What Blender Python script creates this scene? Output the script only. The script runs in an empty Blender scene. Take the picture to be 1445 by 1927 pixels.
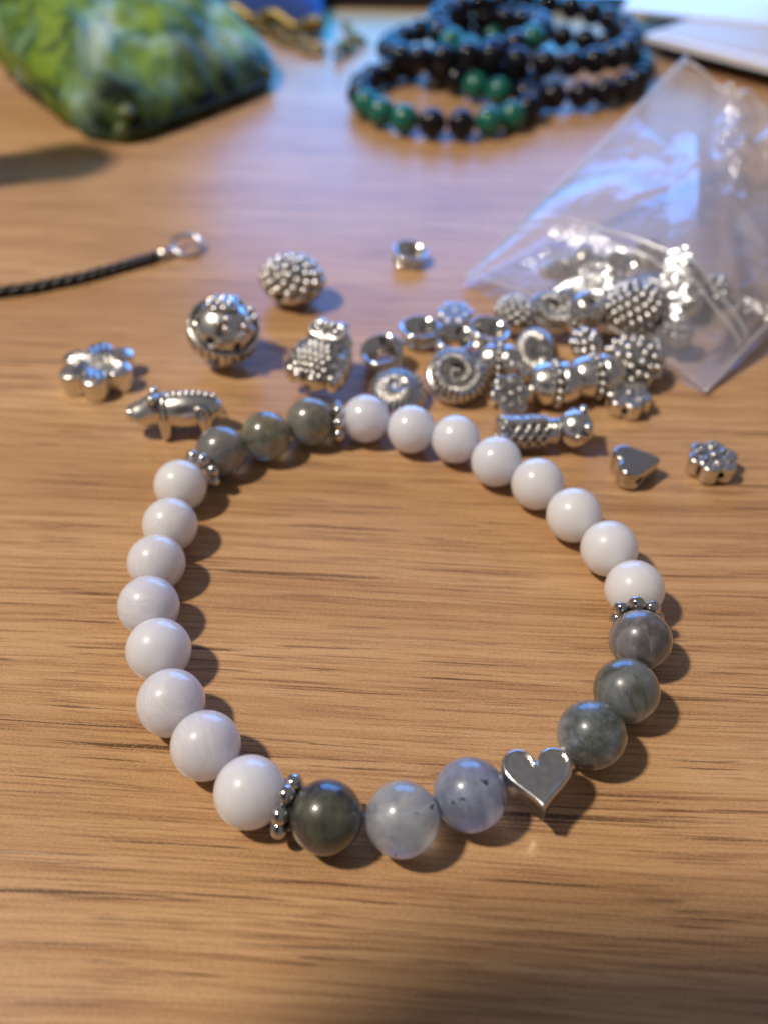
import bpy, math, random
import numpy as np
from mathutils import Vector, Matrix, Euler
R = math.radians
SC = bpy.context.scene
COL = SC.collection
SC.unit_settings.scale_length = 0.01            # one unit is one centimetre

# ------------------------------------------------------------------ camera
CAM_H, PITCH, ROLL, FPX = 9.133, R(43.528), R(0.4487), 1624.68
cd = bpy.data.cameras.new('camera'); cam = bpy.data.objects.new('camera', cd); COL.objects.link(cam)
cd.sensor_fit = 'VERTICAL'; cd.sensor_height = 36.0; cd.lens = 36.0 * FPX / 1927.0
cam.location = (0, 0, CAM_H)
_fw = Vector((0, math.cos(PITCH), -math.sin(PITCH)))
_r0 = Vector((1, 0, 0)); _u0 = _r0.cross(_fw)
_r = _r0 * math.cos(ROLL) + _u0 * math.sin(ROLL); _u = -_r0 * math.sin(ROLL) + _u0 * math.cos(ROLL)
_m = Matrix((_r, _u, -_fw)).transposed()
cam.rotation_euler = _m.to_euler()
cd.clip_start = 0.1; cd.clip_end = 2000
cd.dof.use_dof = True; cd.dof.focus_distance = 10.6; cd.dof.aperture_fstop = 0.130; cd.dof.aperture_blades = 0
SC.camera = cam

def at(x, y, z=0.0):
    """photograph pixel -> point of the place on the level z"""
    d = _fw * FPX + _r * (x - 722.5) - _u * (y - 963.5)
    t = (z - CAM_H) / d.z
    return Vector((d.x * t, d.y * t, z))

# ------------------------------------------------------------------ light
w = bpy.data.worlds.new('World'); SC.world = w; w.use_nodes = True
w.node_tree.nodes['Background'].inputs[0].default_value = (0.96, 0.92, 1.0, 1)
w.node_tree.nodes['Background'].inputs[1].default_value = 0.172
ld = bpy.data.lights.new('ceiling_lamp', 'POINT'); lamp = bpy.data.objects.new('ceiling_lamp', ld); COL.objects.link(lamp)
ld.energy = 3.75e5; ld.color = (1.0, 0.89, 0.76); ld.shadow_soft_size = 4.0
lamp.location = Vector((0, 8, 0)) + 100 * Vector((-0.52, -0.03, 0.85))
SC.view_settings.view_transform = 'Standard'; SC.view_settings.look = 'None'
SC.view_settings.exposure = 0.0; SC.view_settings.gamma = 1.0
SC.cycles.transparent_max_bounces = 24; SC.cycles.max_bounces = 10
SC.cycles.blur_glossy = 0.6; SC.cycles.sample_clamp_indirect = 6.0

# ------------------------------------------------------------------ node helpers
class NT:
    def __init__(s, name):
        s.m = bpy.data.materials.new(name); s.m.use_nodes = True; s.t = s.m.node_tree; s.t.nodes.clear()
        s.out = s.t.nodes.new('ShaderNodeOutputMaterial')
    def n(s, typ, props=None, **inp):
        nd = s.t.nodes.new(typ)
        for k, v in (props or {}).items(): setattr(nd, k, v)
        for k, v in inp.items():
            key = k.replace('_', ' ')
            if key not in nd.inputs:
                key = int(k[1:]) if k[0] == 'i' and k[1:].isdigit() else key
            if hasattr(v, 'is_linked') or isinstance(v, bpy.types.NodeSocket): s.t.links.new(v, nd.inputs[key])
            else: nd.inputs[key].default_value = v
        return nd
    def l(s, a, b): s.t.links.new(a, b)
    def math(s, op, a, b=0.0, c=None):
        nd = s.n('ShaderNodeMath', {'operation': op}, i0=a, i1=b)
        if c is not None: nd.inputs[2].default_value = c
        return nd.outputs[0]
    def ramp(s, fac, stops, interp='LINEAR'):
        nd = s.n('ShaderNodeValToRGB', Fac=fac); cr = nd.color_ramp; cr.interpolation = interp
        while len(cr.elements) < len(stops): cr.elements.new(0.5)
        for e, (p, c) in zip(cr.elements, stops):
            e.position = p; e.color = (c, c, c, 1) if not isinstance(c, tuple) else (*c, 1)
        return nd.outputs[0]
    def mix(s, fac, a, b, mode='MIX'):
        nd = s.n('ShaderNodeMix', {'data_type': 'RGBA', 'blend_type': mode})
        for k, v in ((0, fac), (6, a), (7, b)):
            if isinstance(v, bpy.types.NodeSocket): s.l(v, nd.inputs[k])
            elif k == 0: nd.inputs[0].default_value = v
            else: nd.inputs[k].default_value = (*v, 1)
        return nd.outputs[2]
    def map(s, vec, scale=(1, 1, 1), rot=(0, 0, 0), loc=(0, 0, 0)):
        return s.n('ShaderNodeMapping', None, Vector=vec, Scale=scale, Rotation=rot, Location=loc).outputs[0]
    def noise(s, vec, scale, detail=3, rough=0.5, dist=0.0):
        return s.n('ShaderNodeTexNoise', None, Vector=vec, Scale=scale, Detail=detail, Roughness=rough, Distortion=dist).outputs[0]
    def coord(s): return s.n('ShaderNodeTexCoord').outputs['Object']
    def bsdf(s, **inp):
        b = s.n('ShaderNodeBsdfPrincipled', None, **inp); s.l(b.outputs[0], s.out.inputs[0]); return b
    def bump(s, h, strength=0.3, dist=0.02):
        return s.n('ShaderNodeBump', None, Height=h, Strength=strength, Distance=dist).outputs[0]

# ------------------------------------------------------------------ materials
def wood_mat():
    t = NT('wood_laminate'); c = t.map(t.coord(), rot=(0, 0, R(2.0)))
    warp = t.noise(t.map(c, (0.045, 0.16, 1)), 1.0, 1)
    wy = t.math('MULTIPLY', t.math('SUBTRACT', warp, 0.5), 1.3)
    cc = t.n('ShaderNodeCombineXYZ', None, X=0.0, Y=wy, Z=0.0).outputs[0]
    v = t.n('ShaderNodeVectorMath', {'operation': 'ADD'}, i0=c, i1=cc).outputs[0]
    broad = t.noise(t.map(v, (0.06, 0.55, 1)), 1.0, 3, 0.55)
    fine = t.noise(t.map(v, (0.16, 8.0, 1)), 1.0, 5, 0.66)
    fine2 = t.noise(t.map(v, (0.5, 26.0, 1), loc=(3, 7, 0)), 1.0, 4, 0.65)
    col = t.ramp(broad, [(0.30, (0.47, 0.262, 0.115)), (0.50, (0.56, 0.325, 0.150)), (0.70, (0.64, 0.395, 0.195))])
    col = t.mix(t.ramp(fine, [(0.34, 0.66), (0.53, 0.0)]), col, (0.34, 0.168, 0.070))
    col = t.mix(t.ramp(fine, [(0.55, 0.0), (0.72, 0.6)]), col, (0.66, 0.43, 0.24))
    col = t.mix(t.ramp(fine2, [(0.36, 0.65), (0.50, 0.0)]), col, (0.22, 0.10, 0.045))
    # open dark pores: long thin streaks that come in clusters
    def pores(sx, sy, loc, lo, hi, mx, my, ml, mh):
        n1 = t.noise(t.map(v, (sx, sy, 1), loc=loc), 1.0, 3, 0.65)
        s1 = t.ramp(n1, [(lo, 1.0), (hi, 0.0)])
        n2 = t.noise(t.map(v, (mx, my, 1), loc=(loc[1], loc[0], 0)), 1.0, 2, 0.5)
        return t.math('MULTIPLY', s1, t.ramp(n2, [(ml, 0.0), (mh, 1.0)]))
    p1 = pores(0.20, 12.0, (11, 5, 0), 0.36, 0.40, 0.12, 0.9, 0.40, 0.52)
    p2 = pores(0.45, 17.0, (2, 21, 0), 0.365, 0.41, 0.20, 1.1, 0.40, 0.52)
    p3 = pores(1.1, 30.0, (6, 2, 0), 0.36, 0.42, 0.4, 1.6, 0.40, 0.54)
    col = t.mix(t.math('MULTIPLY', p3, 0.35), col, (0.14, 0.062, 0.028))
    col = t.mix(t.math('MULTIPLY', p2, 0.7), col, (0.085, 0.038, 0.018))
    col = t.mix(t.math('MULTIPLY', p1, 0.88), col, (0.090, 0.040, 0.018))
    # pearly speckle of the laminate
    sp = t.noise(t.map(c, (1.0, 1.6, 1), rot=(0, 0, R(35))), 26.0, 2, 0.7)
    col = t.mix(t.ramp(sp, [(0.52, 0.0), (0.70, 0.42)]), col, (0.66, 0.43, 0.26))
    col = t.mix(t.ramp(sp, [(0.30, 0.30), (0.46, 0.0)]), col, (0.22, 0.11, 0.05))
    pp = t.math('MAXIMUM', p1, p2)
    h = t.math('SUBTRACT', t.math('MULTIPLY', sp, 0.5), t.math('MULTIPLY', pp, 0.6))
    smudge = t.noise(t.map(c, (0.35, 0.5, 1), loc=(4, 4, 0)), 1.0, 5, 0.65, 0.8)
    rough = t.math('ADD', t.math('ADD', t.math('MULTIPLY', sp, 0.14), 0.16), t.math('MULTIPLY', smudge, 0.14))
    t.bsdf(Base_Color=col, Roughness=rough, IOR=1.38, Normal=t.bump(h, 0.16, 0.012))
    return t.m

def silver_mat(name='antique_silver', rough=0.27, base=(0.76, 0.73, 0.68), dark=True):
    t = NT(name); c = t.coord()
    n = t.noise(c, 9.0, 4, 0.6)
    col = t.mix(t.ramp(n, [(0.35, 0.35), (0.62, 0.0)]), base, tuple(v * 0.72 for v in base))
    rg = t.math('ADD', t.math('MULTIPLY', n, 0.16), rough - 0.08)
    if dark:
        a = t.n('ShaderNodeAttribute', {'attribute_name': 'tarnish'}).outputs['Fac']
        n2 = t.noise(c, 22.0, 2, 0.6)
        a = t.math('MULTIPLY', a, t.ramp(n2, [(0.2, 0.65), (0.6, 1.0)]))
        col = t.mix(a, col, (0.030, 0.026, 0.025))
        rg = t.math('ADD', rg, t.math('MULTIPLY', a, 0.22))
    t.bsdf(Base_Color=col, Metallic=1.0, Roughness=rg, Normal=t.bump(t.noise(c, 30.0, 3), 0.06, 0.01))
    return t.m

def plain(name, col, rough=0.4, metal=0.0, **kw):
    t = NT(name); c = t.coord(); n = t.noise(c, 6.0, 4, 0.6)
    cc = t.mix(t.ramp(n, [(0.3, 0.0), (0.7, 0.5)]), col, tuple(min(1, v * 0.7 + 0.004) for v in col))
    t.bsdf(Base_Color=cc, Roughness=rough, Metallic=metal, **kw)
    return t.m

def moon_mat(k, tint, cloud):
    """milky moonstone; tint = overall colour, cloud = strength of the inner veil"""
    rnd = random.Random(k * 7 + 3)
    t = NT('moonstone'); c = t.map(t.coord(), rot=(rnd.uniform(0, 6), rnd.uniform(0, 6), rnd.uniform(0, 6)), loc=(rnd.uniform(0, 20), 0, k))
    n = t.noise(c, 1.6, 3, 0.5, 0.6)
    veil = t.noise(t.map(c, (1, 1, 6.0)), 2.2, 3, 0.6, 0.8)
    a = tuple(min(1, v * g) for v, g in zip(tint, (1.03, 1.03, 1.03)))
    col = t.mix(t.ramp(n, [(0.35, 0.0), (0.65, cloud * 1.0)]), a, tuple(v * 0.86 for v in (a[0], a[1], a[2] * 1.02)))
    col = t.mix(t.ramp(veil, [(0.50, 0.0), (0.60, cloud * 0.7), (0.68, 0.0)]), col, (0.86, 0.86, 0.90))
    pit = t.noise(c, 11.0, 1, 0.3)
    col = t.mix(t.ramp(pit, [(0.165, 0.7), (0.19, 0.0)]), col, (0.25, 0.25, 0.27))
    t.bsdf(Base_Color=col, Roughness=0.34, IOR=1.40, Transmission_Weight=0.10, Subsurface_Weight=1.0, Subsurface_Radius=(1.0, 0.97, 0.95), Subsurface_Scale=0.8,
           Coat_Weight=0.9, Coat_Roughness=0.09, Normal=t.bump(t.noise(c, 5.0, 3), 0.05, 0.01))
    return t.m

def lab_mat(k, base, second, specks, clear):
    """grey labradorite with darker clouds and black flecks"""
    rnd = random.Random(k * 13 + 1)
    base = tuple(v * 1.25 for v in base); second = tuple(v * 1.15 for v in second)
    t = NT('labradorite'); c = t.map(t.coord(), rot=(rnd.uniform(0, 6), rnd.uniform(0, 6), rnd.uniform(0, 6)), loc=(k * 3.1, 2, 1))
    n = t.noise(c, 1.2, 4, 0.55, 1.2)
    col = t.mix(t.ramp(n, [(0.43, 0.0), (0.56, 1.0)]), base, second)
    fib = t.noise(t.map(c, (1.0, 7, 7)), 1.3, 5, 0.65, 0.6)
    col = t.mix(t.ramp(fib, [(0.49, 0.0), (0.66, 0.48)]), col, tuple(v * 1.5 + 0.02 for v in base))
    col = t.mix(t.ramp(fib, [(0.32, 0.5), (0.45, 0.0)]), col, tuple(v * 0.45 for v in second))
    s1 = t.noise(t.map(c, (1.3, 3.4, 3.4)), 2.6, 3, 0.6, 0.4)
    col = t.mix(t.ramp(s1, [(0.0, 1.0), (0.27 + specks, 1.0), (0.30 + specks, 0.0)]), col, (0.012, 0.012, 0.012))
    t.bsdf(Base_Color=col, Roughness=0.34, IOR=1.5, Subsurface_Weight=min(1, clear * 1.6), Subsurface_Radius=(0.9, 0.95, 1.0), Subsurface_Scale=0.22,
           Transmission_Weight=min(0.7, clear * 1.1), Coat_Weight=1.0, Coat_Roughness=0.08, Normal=t.bump(t.noise(c, 4.0, 3), 0.04, 0.01))
    return t.m

def film_mat():
    t = NT('clear_plastic_film'); c = t.coord()
    wr = t.math('ABSOLUTE', t.math('SUBTRACT', t.noise(c, 1.1, 4, 0.55, 0.5), 0.5))
    nrm = t.bump(wr, 0.55, 0.22)
    lw = t.n('ShaderNodeLayerWeight', None, Blend=0.22, Normal=nrm).outputs['Fresnel']
    fac = t.math('ADD', t.math('MULTIPLY', lw, 0.80), 0.075)
    gl = t.n('ShaderNodeBsdfGlossy', None, Color=(0.92, 0.96, 1, 1), Roughness=0.13, Normal=nrm).outputs[0]
    tr = t.n('ShaderNodeBsdfTransparent', None, Color=(0.96, 0.96, 0.97, 1)).outputs[0]
    df = t.n('ShaderNodeBsdfDiffuse', None, Color=(0.80, 0.84, 0.96, 1)).outputs[0]
    m0 = t.n('ShaderNodeMixShader', None, Fac=0.13); t.l(tr, m0.inputs[1]); t.l(df, m0.inputs[2])
    m1 = t.n('ShaderNodeMixShader', None, Fac=fac); t.l(m0.outputs[0], m1.inputs[1]); t.l(gl, m1.inputs[2])
    t.l(m1.outputs[0], t.out.inputs[0]); return t.m

def seam_mat():
    t = NT('milky_plastic_seam')
    gl = t.n('ShaderNodeBsdfGlossy', None, Color=(1, 1, 1, 1), Roughness=0.25).outputs[0]
    tr = t.n('ShaderNodeBsdfTransparent', None, Color=(1, 1, 1, 1)).outputs[0]
    df = t.n('ShaderNodeBsdfDiffuse', None, Color=(0.85, 0.86, 0.9, 1)).outputs[0]
    m0 = t.n('ShaderNodeMixShader', None, Fac=0.35); t.l(df, m0.inputs[1]); t.l(gl, m0.inputs[2])
    m1 = t.n('ShaderNodeMixShader', None, Fac=0.42); t.l(tr, m1.inputs[1]); t.l(m0.outputs[0], m1.inputs[2])
    t.l(m1.outputs[0], t.out.inputs[0]); return t.m

def screen_mat():
    t = NT('lit_screen'); c = t.coord()
    sep = t.n('ShaderNodeSeparateXYZ', None, Vector=c)
    z = sep.outputs[2]; x = sep.outputs[0]
    band = t.ramp(t.math('MULTIPLY', z, 1 / 20.0), [(0.0, (0.01, 0.44, 1.0)), (0.18, (0.015, 0.42, 1.0)), (0.26, (0.05, 0.30, 1.0)), (0.6, (0.07, 0.28, 0.92)), (1.0, (0.05, 0.26, 1.0))])
    n = t.noise(t.map(c, (0.12, 0.12, 0.16)), 1.0, 2)
    col = t.mix(t.ramp(n, [(0.42, 0.0), (0.6, 0.35)]), band, (0.45, 0.50, 0.85))
    e = t.n('ShaderNodeEmission', None, Color=col, Strength=5.5)
    t.l(e.outputs[0], t.out.inputs[0]); return t.m

def pouch_mat():
    t = NT('printed_green_film'); c = t.coord()
    n = t.noise(c, 0.42, 4, 0.6, 0.9); n2 = t.noise(t.map(c, loc=(9, 3, 1)), 0.8, 3, 0.6, 0.4); n3 = t.noise(t.map(c, loc=(1, 30, 1)), 1.5, 3)
    col = t.ramp(n, [(0.30, (0.015, 0.035, 0.012)), (0.42, (0.035, 0.085, 0.025)), (0.50, (0.09, 0.19, 0.12)), (0.58, (0.30, 0.46, 0.36)), (0.70, (0.56, 0.66, 0.58))])
    col = t.mix(t.ramp(n2, [(0.43, 0.0), (0.56, 0.9)]), col, (0.20, 0.31, 0.035))
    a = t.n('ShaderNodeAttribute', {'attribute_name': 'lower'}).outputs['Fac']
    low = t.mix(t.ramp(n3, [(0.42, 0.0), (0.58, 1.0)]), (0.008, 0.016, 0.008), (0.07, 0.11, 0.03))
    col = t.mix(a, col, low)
    t.bsdf(Base_Color=col, Roughness=0.6, IOR=1.22, Subsurface_Weight=0.4, Subsurface_Radius=(0.6, 1.0, 0.6), Subsurface_Scale=0.5, Normal=t.bump(t.noise(c, 3.0, 4), 0.4, 0.08))
    return t.m

M = dict(
    wood=wood_mat(), silver=silver_mat(), bright=silver_mat('polished_silver', 0.13, (0.62, 0.60, 0.57), False),
    satin=silver_mat('satin_silver', 0.22, (0.72, 0.70, 0.66), False), rim=silver_mat('plated_rim', 0.10, (0.74, 0.70, 0.64), False),
    black=plain('black_cord', (0.012, 0.012, 0.013), 0.35), blackstone=plain('black_stone', (0.006, 0.006, 0.010), 0.14, IOR=1.42),
    lava=plain('dark_brown_stone', (0.008, 0.005, 0.011), 0.18, IOR=1.42), green=plain('green_malachite', (0.012, 0.145, 0.105), 0.13),
    film=film_mat(), seam=seam_mat(), screen=screen_mat(), casing=plain('dark_casing', (0.012, 0.012, 0.015), 0.3),
    pouch=pouch_mat(), paper=plain('white_paper', (0.86, 0.85, 0.88), 0.6), card=plain('tan_card', (0.66, 0.57, 0.50), 0.6),
    blackcover=plain('black_cover', (0.008, 0.008, 0.010), 0.35), blue=plain('blue_velvet', (0.008, 0.045, 0.24), 0.8),
    gold=plain('brass', (0.30, 0.22, 0.08), 0.5, 1.0), bronze=plain('bronze_links', (0.30, 0.25, 0.17), 0.38, 0.8),
    teal=plain('teal_ribbon', (0.05, 0.26, 0.31), 0.35), string=plain('elastic_string', (0.55, 0.55, 0.57), 0.3),
    stonelime=plain('lime_green_stone', (0.10, 0.13, 0.04), 0.45), stone=plain('dark_green_stone', (0.010, 0.022, 0.010), 0.45), spool=plain('grey_plastic', (0.3, 0.3, 0.3), 0.4),
)

# ------------------------------------------------------------------ mesh helpers
def link(name, me, mat, parent=None, smooth=True):
    o = bpy.data.objects.new(name, me); COL.objects.link(o)
    if mat is not None and not me.materials: me.materials.append(mat)
    if smooth and len(me.polygons): me.polygons.foreach_set('use_smooth', [True] * len(me.polygons))
    if parent is not None: o.parent = parent
    return o

def mesh(name, V, F):
    me = bpy.data.meshes.new(name)
    V = np.asarray(V, dtype=np.float32)
    if isinstance(F, np.ndarray):
        me.vertices.add(len(V)); me.vertices.foreach_set('co', V.ravel())
        k = F.shape[1]; me.loops.add(F.size); me.loops.foreach_set('vertex_index', F.astype(np.int32).ravel())
        me.polygons.add(len(F)); me.polygons.foreach_set('loop_start', np.arange(0, F.size, k, dtype=np.int32))
        me.update(calc_edges=True)
    else:
        me.from_pydata([tuple(v) for v in V], [], F)
    me.validate(); return me

class MB:
    def __init__(s): s.v = []; s.f = []
    def add(s, V, F):
        b = len(s.v); s.v += [tuple(p) for p in V]; s.f += [tuple(i + b for i in q) for q in F]
    def mesh(s, name): return mesh(name, s.v, s.f)

def sphere_vf(c, r, nu=16, nv=10, scale=(1, 1, 1), rot=None):
    V = [(0, 0, 1)]; F = []
    for j in range(1, nv):
        a = math.pi * j / nv
        for i in range(nu): b = 2 * math.pi * i / nu; V.append((math.sin(a) * math.cos(b), math.sin(a) * math.sin(b), math.cos(a)))
    V.append((0, 0, -1)); L = len(V) - 1
    for i in range(nu): F.append((0, 1 + i, 1 + (i + 1) % nu)); F.append((L, L - nu + (i + 1) % nu, L - nu + i))
    for j in range(nv - 2):
        for i in range(nu): a = 1 + j * nu; F.append((a + i, a + nu + i, a + nu + (i + 1) % nu, a + (i + 1) % nu))
    out = []
    for p in V:
        q = Vector((p[0] * r * scale[0], p[1] * r * scale[1], p[2] * r * scale[2]))
        if rot is not None: q = rot @ q
        out.append(q + Vector(c))
    return out, F

def lathe_vf(prof, n=48, closed=False):
    V = []; F = []; m = len(prof)
    for (r, z) in prof:
        for i in range(n): a = 2 * math.pi * i / n; V.append((r * math.cos(a), r * math.sin(a), z))
    for j in range(m if closed else m - 1):
        k = (j + 1) % m
        for i in range(n): F.append((j * n + i, j * n + (i + 1) % n, k * n + (i + 1) % n, k * n + i))
    return V, F

def tube_vf(pts, rad, n=10, closed=False):
    pts = [Vector(p) for p in pts]; m = len(pts); V = []; F = []
    if not hasattr(rad, '__len__'): rad = [rad] * m
    up = Vector((0, 0, 1)); 
    for i, p in enumerate(pts):
        a = pts[(i + 1) % m] if (closed or i < m - 1) else p; b = pts[i - 1] if (closed or i > 0) else p
        t = (a - b).normalized()
        s = t.cross(up); 
        if s.length < 1e-3: s = t.cross(Vector((1, 0, 0)))
        s.normalize(); q = s.cross(t)
        for k in range(n): an = 2 * math.pi * k / n; V.append(p + (s * math.cos(an) + q * math.sin(an)) * rad[i])
    for i in range(m if closed else m - 1):
        j = (i + 1) % m
        for k in range(n): F.append((i * n + k, i * n + (k + 1) % n, j * n + (k + 1) % n, j * n + k))
    if not closed: F.append(tuple(range(n))[::-1]); F.append(tuple((m - 1) * n + k for k in range(n)))
    return V, F

def box_vf(x0, x1, y0, y1, z0, z1, b=0.03):
    """box with bevelled upright and top edges"""
    V = []; F = []; k = 4
    def ring(ins, z):
        for (cx, cy, a0) in ((x1 - b, y1 - b, 0), (x0 + b, y1 - b, 90), (x0 + b, y0 + b, 180), (x1 - b, y0 + b, 270)):
            for i in range(k + 1): a = R(a0 + 90 * i / k); V.append((cx + (b - ins) * math.cos(a), cy + (b - ins) * math.sin(a), z))
    e = min(b, (z1 - z0) * 0.45) * 0.6
    for ins, z in ((e, z0), (0, z0 + e), (0, z1 - e), (e * 0.3, z1 - e * 0.3), (e, z1)): ring(ins, z)
    n = 4 * (k + 1)
    for j in range(4):
        for i in range(n): F.append((j * n + i, j * n + (i + 1) % n, (j + 1) * n + (i + 1) % n, (j + 1) * n + i))
    F.append(tuple(range(n))[::-1]); F.append(tuple(range(4 * n, 5 * n)))
    return V, F

# ---- solid shapes from distance fields (surface nets)
def snets(f, lo, hi, res):
    lo = np.array(lo, float); hi = np.array(hi, float); h = (hi - lo).max() / res
    n = np.ceil((hi - lo) / h).astype(int) + 1
    ax = [lo[i] + h * np.arange(n[i]) for i in range(3)]
    X, Y, Z = np.meshgrid(*ax, indexing='ij')
    Vv = f(X, Y, Z).astype(np.float64); S = Vv < 0
    cs = [(a, b, c) for a in (0, 1) for b in (0, 1) for c in (0, 1)]
    sl = lambda A, a, b, c: A[a:A.shape[0] - 1 + a, b:A.shape[1] - 1 + b, c:A.shape[2] - 1 + c]
    cnt = sum(sl(S, *c).astype(np.int8) for c in cs); act = (cnt > 0) & (cnt < 8)
    I = np.argwhere(act); idx = -np.ones(act.shape, int); idx[act] = np.arange(len(I))
    acc = np.zeros((len(I), 3)); num = np.zeros(len(I))
    for ca in cs:
        for d in range(3):
            if ca[d]: continue
            cb = list(ca); cb[d] = 1
            va = Vv[I[:, 0] + ca[0], I[:, 1] + ca[1], I[:, 2] + ca[2]]; vb = Vv[I[:, 0] + cb[0], I[:, 1] + cb[1], I[:, 2] + cb[2]]
            m = (va < 0) != (vb < 0); t = np.where(m, va / np.where(m, va - vb, 1), 0)
            p = np.array(ca, float)[None] + np.zeros((len(I), 3)); p[:, d] += t
            acc += p * m[:, None]; num += m
    P = lo + h * (I + acc / num[:, None])
    F = []
    for d in range(3):
        e1, e2 = [(1, 2), (2, 0), (0, 1)][d]
        A = np.take(S, range(S.shape[d] - 1), d); B = np.take(S, range(1, S.shape[d]), d)
        E = np.argwhere(A != B); ok = (E[:, e1] > 0) & (E[:, e2] > 0) & (E[:, e1] < n[e1] - 1) & (E[:, e2] < n[e2] - 1); E = E[ok]
        s = S[E[:, 0], E[:, 1], E[:, 2]]
        q = []
        for (a, b) in ((-1, -1), (0, -1), (0, 0), (-1, 0)):
            c = E.copy(); c[:, e1] += a; c[:, e2] += b; q.append(idx[c[:, 0], c[:, 1], c[:, 2]])
        q = np.stack(q, 1); q[~s] = q[~s][:, ::-1]; F.append(q)
    F = np.concatenate(F)
    # mean curvature of the field, for tarnish left in the hollows
    K = 2; Lp = np.zeros_like(Vv); 
    for d in range(3): Lp += np.roll(Vv, K, d) + np.roll(Vv, -K, d) - 2 * Vv
    Lp /= (K * h) ** 2
    ii = np.clip(np.round((P - lo) / h).astype(int), K, np.array(Lp.shape) - K - 1)
    cv = Lp[ii[:, 0], ii[:, 1], ii[:, 2]]
    return P, F, cv

def sdf_mesh(name, f, lo, hi, res=60, tarnish=(-1.0, -9.0)):
    P, F, cv = snets(f, lo, hi, res)
    me = mesh(name, P, F)
    a = me.attributes.new('tarnish', 'FLOAT', 'POINT')
    t = np.clip((cv - tarnish[0]) / (tarnish[1] - tarnish[0]), 0, 1)
    if len(me.vertices) == len(t): a.data.foreach_set('value', t.astype(np.float32))
    return me

def smin(a, b, k): h = np.clip(0.5 + 0.5 * (b - a) / k, 0, 1); return b * (1 - h) + a * h - k * h * (1 - h)
def smax(a, b, k): return -smin(-a, -b, k)
def dsph(X, Y, Z, c, r): return np.sqrt((X - c[0]) ** 2 + (Y - c[1]) ** 2 + (Z - c[2]) ** 2) - r
def dell(X, Y, Z, c, r):
    k = np.sqrt(((X - c[0]) / r[0]) ** 2 + ((Y - c[1]) / r[1]) ** 2 + ((Z - c[2]) / r[2]) ** 2)
    return (k - 1) * min(r) * (0.5 + 0.5 * sum(r) / 3 / min(r))
def dcap(X, Y, Z, a, b, ra, rb=None):
    rb = ra if rb is None else rb; a = np.array(a, float); b = np.array(b, float); ba = b - a
    t = np.clip(((X - a[0]) * ba[0] + (Y - a[1]) * ba[1] + (Z - a[2]) * ba[2]) / (ba @ ba), 0, 1)
    return np.sqrt((X - a[0] - t * ba[0]) ** 2 + (Y - a[1] - t * ba[1]) ** 2 + (Z - a[2] - t * ba[2]) ** 2) - (ra + (rb - ra) * t)
def dtor(X, Y, Z, c, Rr, r, sz=1.0):
    q = np.sqrt((X - c[0]) ** 2 + (Y - c[1]) ** 2) - Rr
    return np.sqrt(q * q + ((Z - c[2]) * sz) ** 2) - r
def fib(n):
    g = math.pi * (3 - math.sqrt(5)); out = []
    for i in range(n): z = 1 - 2 * (i + 0.5) / n; r = math.sqrt(1 - z * z); out.append((r * math.cos(g * i), r * math.sin(g * i), z))
    return out

# ------------------------------------------------------------------ charm shapes (one mesh data each, shared by alike charms)
def heart_outline(n=140):
    p = []
    for i in range(n):
        t = 2 * math.pi * i / n
        x = 16 * math.sin(t) ** 3; y = 13 * math.cos(t) - 5 * math.cos(2 * t) - 2 * math.cos(3 * t) - math.cos(4 * t)
        p.append((x / 33.0, (y + 2.5) / 33.0))
    return np.array(p)
def heart_shape(half, hole, w=1.0, res=90, blunt=False):
    O = heart_outline() * w
    if blunt:                                   # chunky heart: two round lobes running into a soft tip
        q = []
        for i in range(160):
            a = 2 * math.pi * i / 160; c, sn = math.cos(a), math.sin(a); lo, hi = 0.0, 0.7
            for _ in range(30):
                m = (lo + hi) / 2; x = abs(c * m); y = 0.05 + sn * m; e = np.array([-0.20, -0.50]); f0 = np.array([x - 0.20, y - 0.17])
                t = min(1, max(0, f0 @ e / (e @ e))); v = np.hypot(*(f0 - e * t)) - (0.25 - 0.15 * t)
                lo, hi = (m, hi) if v < 0 else (lo, m)
            q.append((c * lo, 0.05 + sn * lo))
        O = np.array(q)
    for _ in range(5): O = (np.roll(O, 1, 0) + 2 * O + np.roll(O, -1, 0)) / 4
    A = O
    def f(X, Y, Z):
        x = X[:, :, 0]; y = Y[:, :, 0]; d = np.full(x.shape, 1e9); ins = np.zeros(x.shape, bool)
        for i in range(len(O)):
            a = O[i]; b = O[(i + 1) % len(O)]; e = b - a; wx = x - a[0]; wy = y - a[1]
            t = np.clip((wx * e[0] + wy * e[1]) / (e @ e), 0, 1); d = np.minimum(d, np.hypot(wx - e[0] * t, wy - e[1] * t))
            c = ((a[1] > y) != (b[1] > y)) & (x < (b[0] - a[0]) * (y - a[1]) / ((b[1] - a[1]) if abs(b[1] - a[1]) > 1e-12 else 1e-12) + a[0]); ins ^= c
        d2 = np.where(ins, -d, d)[:, :, None] + 0.06; dz = np.abs(Z) - half + 0.06
        D = np.minimum(np.maximum(d2, dz), 0) + np.sqrt(np.maximum(d2, 0) ** 2 + np.maximum(dz, 0) ** 2) - 0.06
        D = smax(D, -np.maximum(d2 - 0.06 + 0.062, half - 0.022 - Z), 0.008) if not hole else D
        if hole: D = smax(D, -(np.sqrt((X) ** 2 + Z ** 2) - hole) if hole > 0 else -(np.sqrt((Y - 0.06) ** 2 + Z ** 2) + hole), 0.015)
        return D
    return sdf_mesh('heart', f, (-0.56 * w, -0.56 * w, -half - 0.04), (0.56 * w, 0.56 * w, half + 0.04), res)

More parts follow.
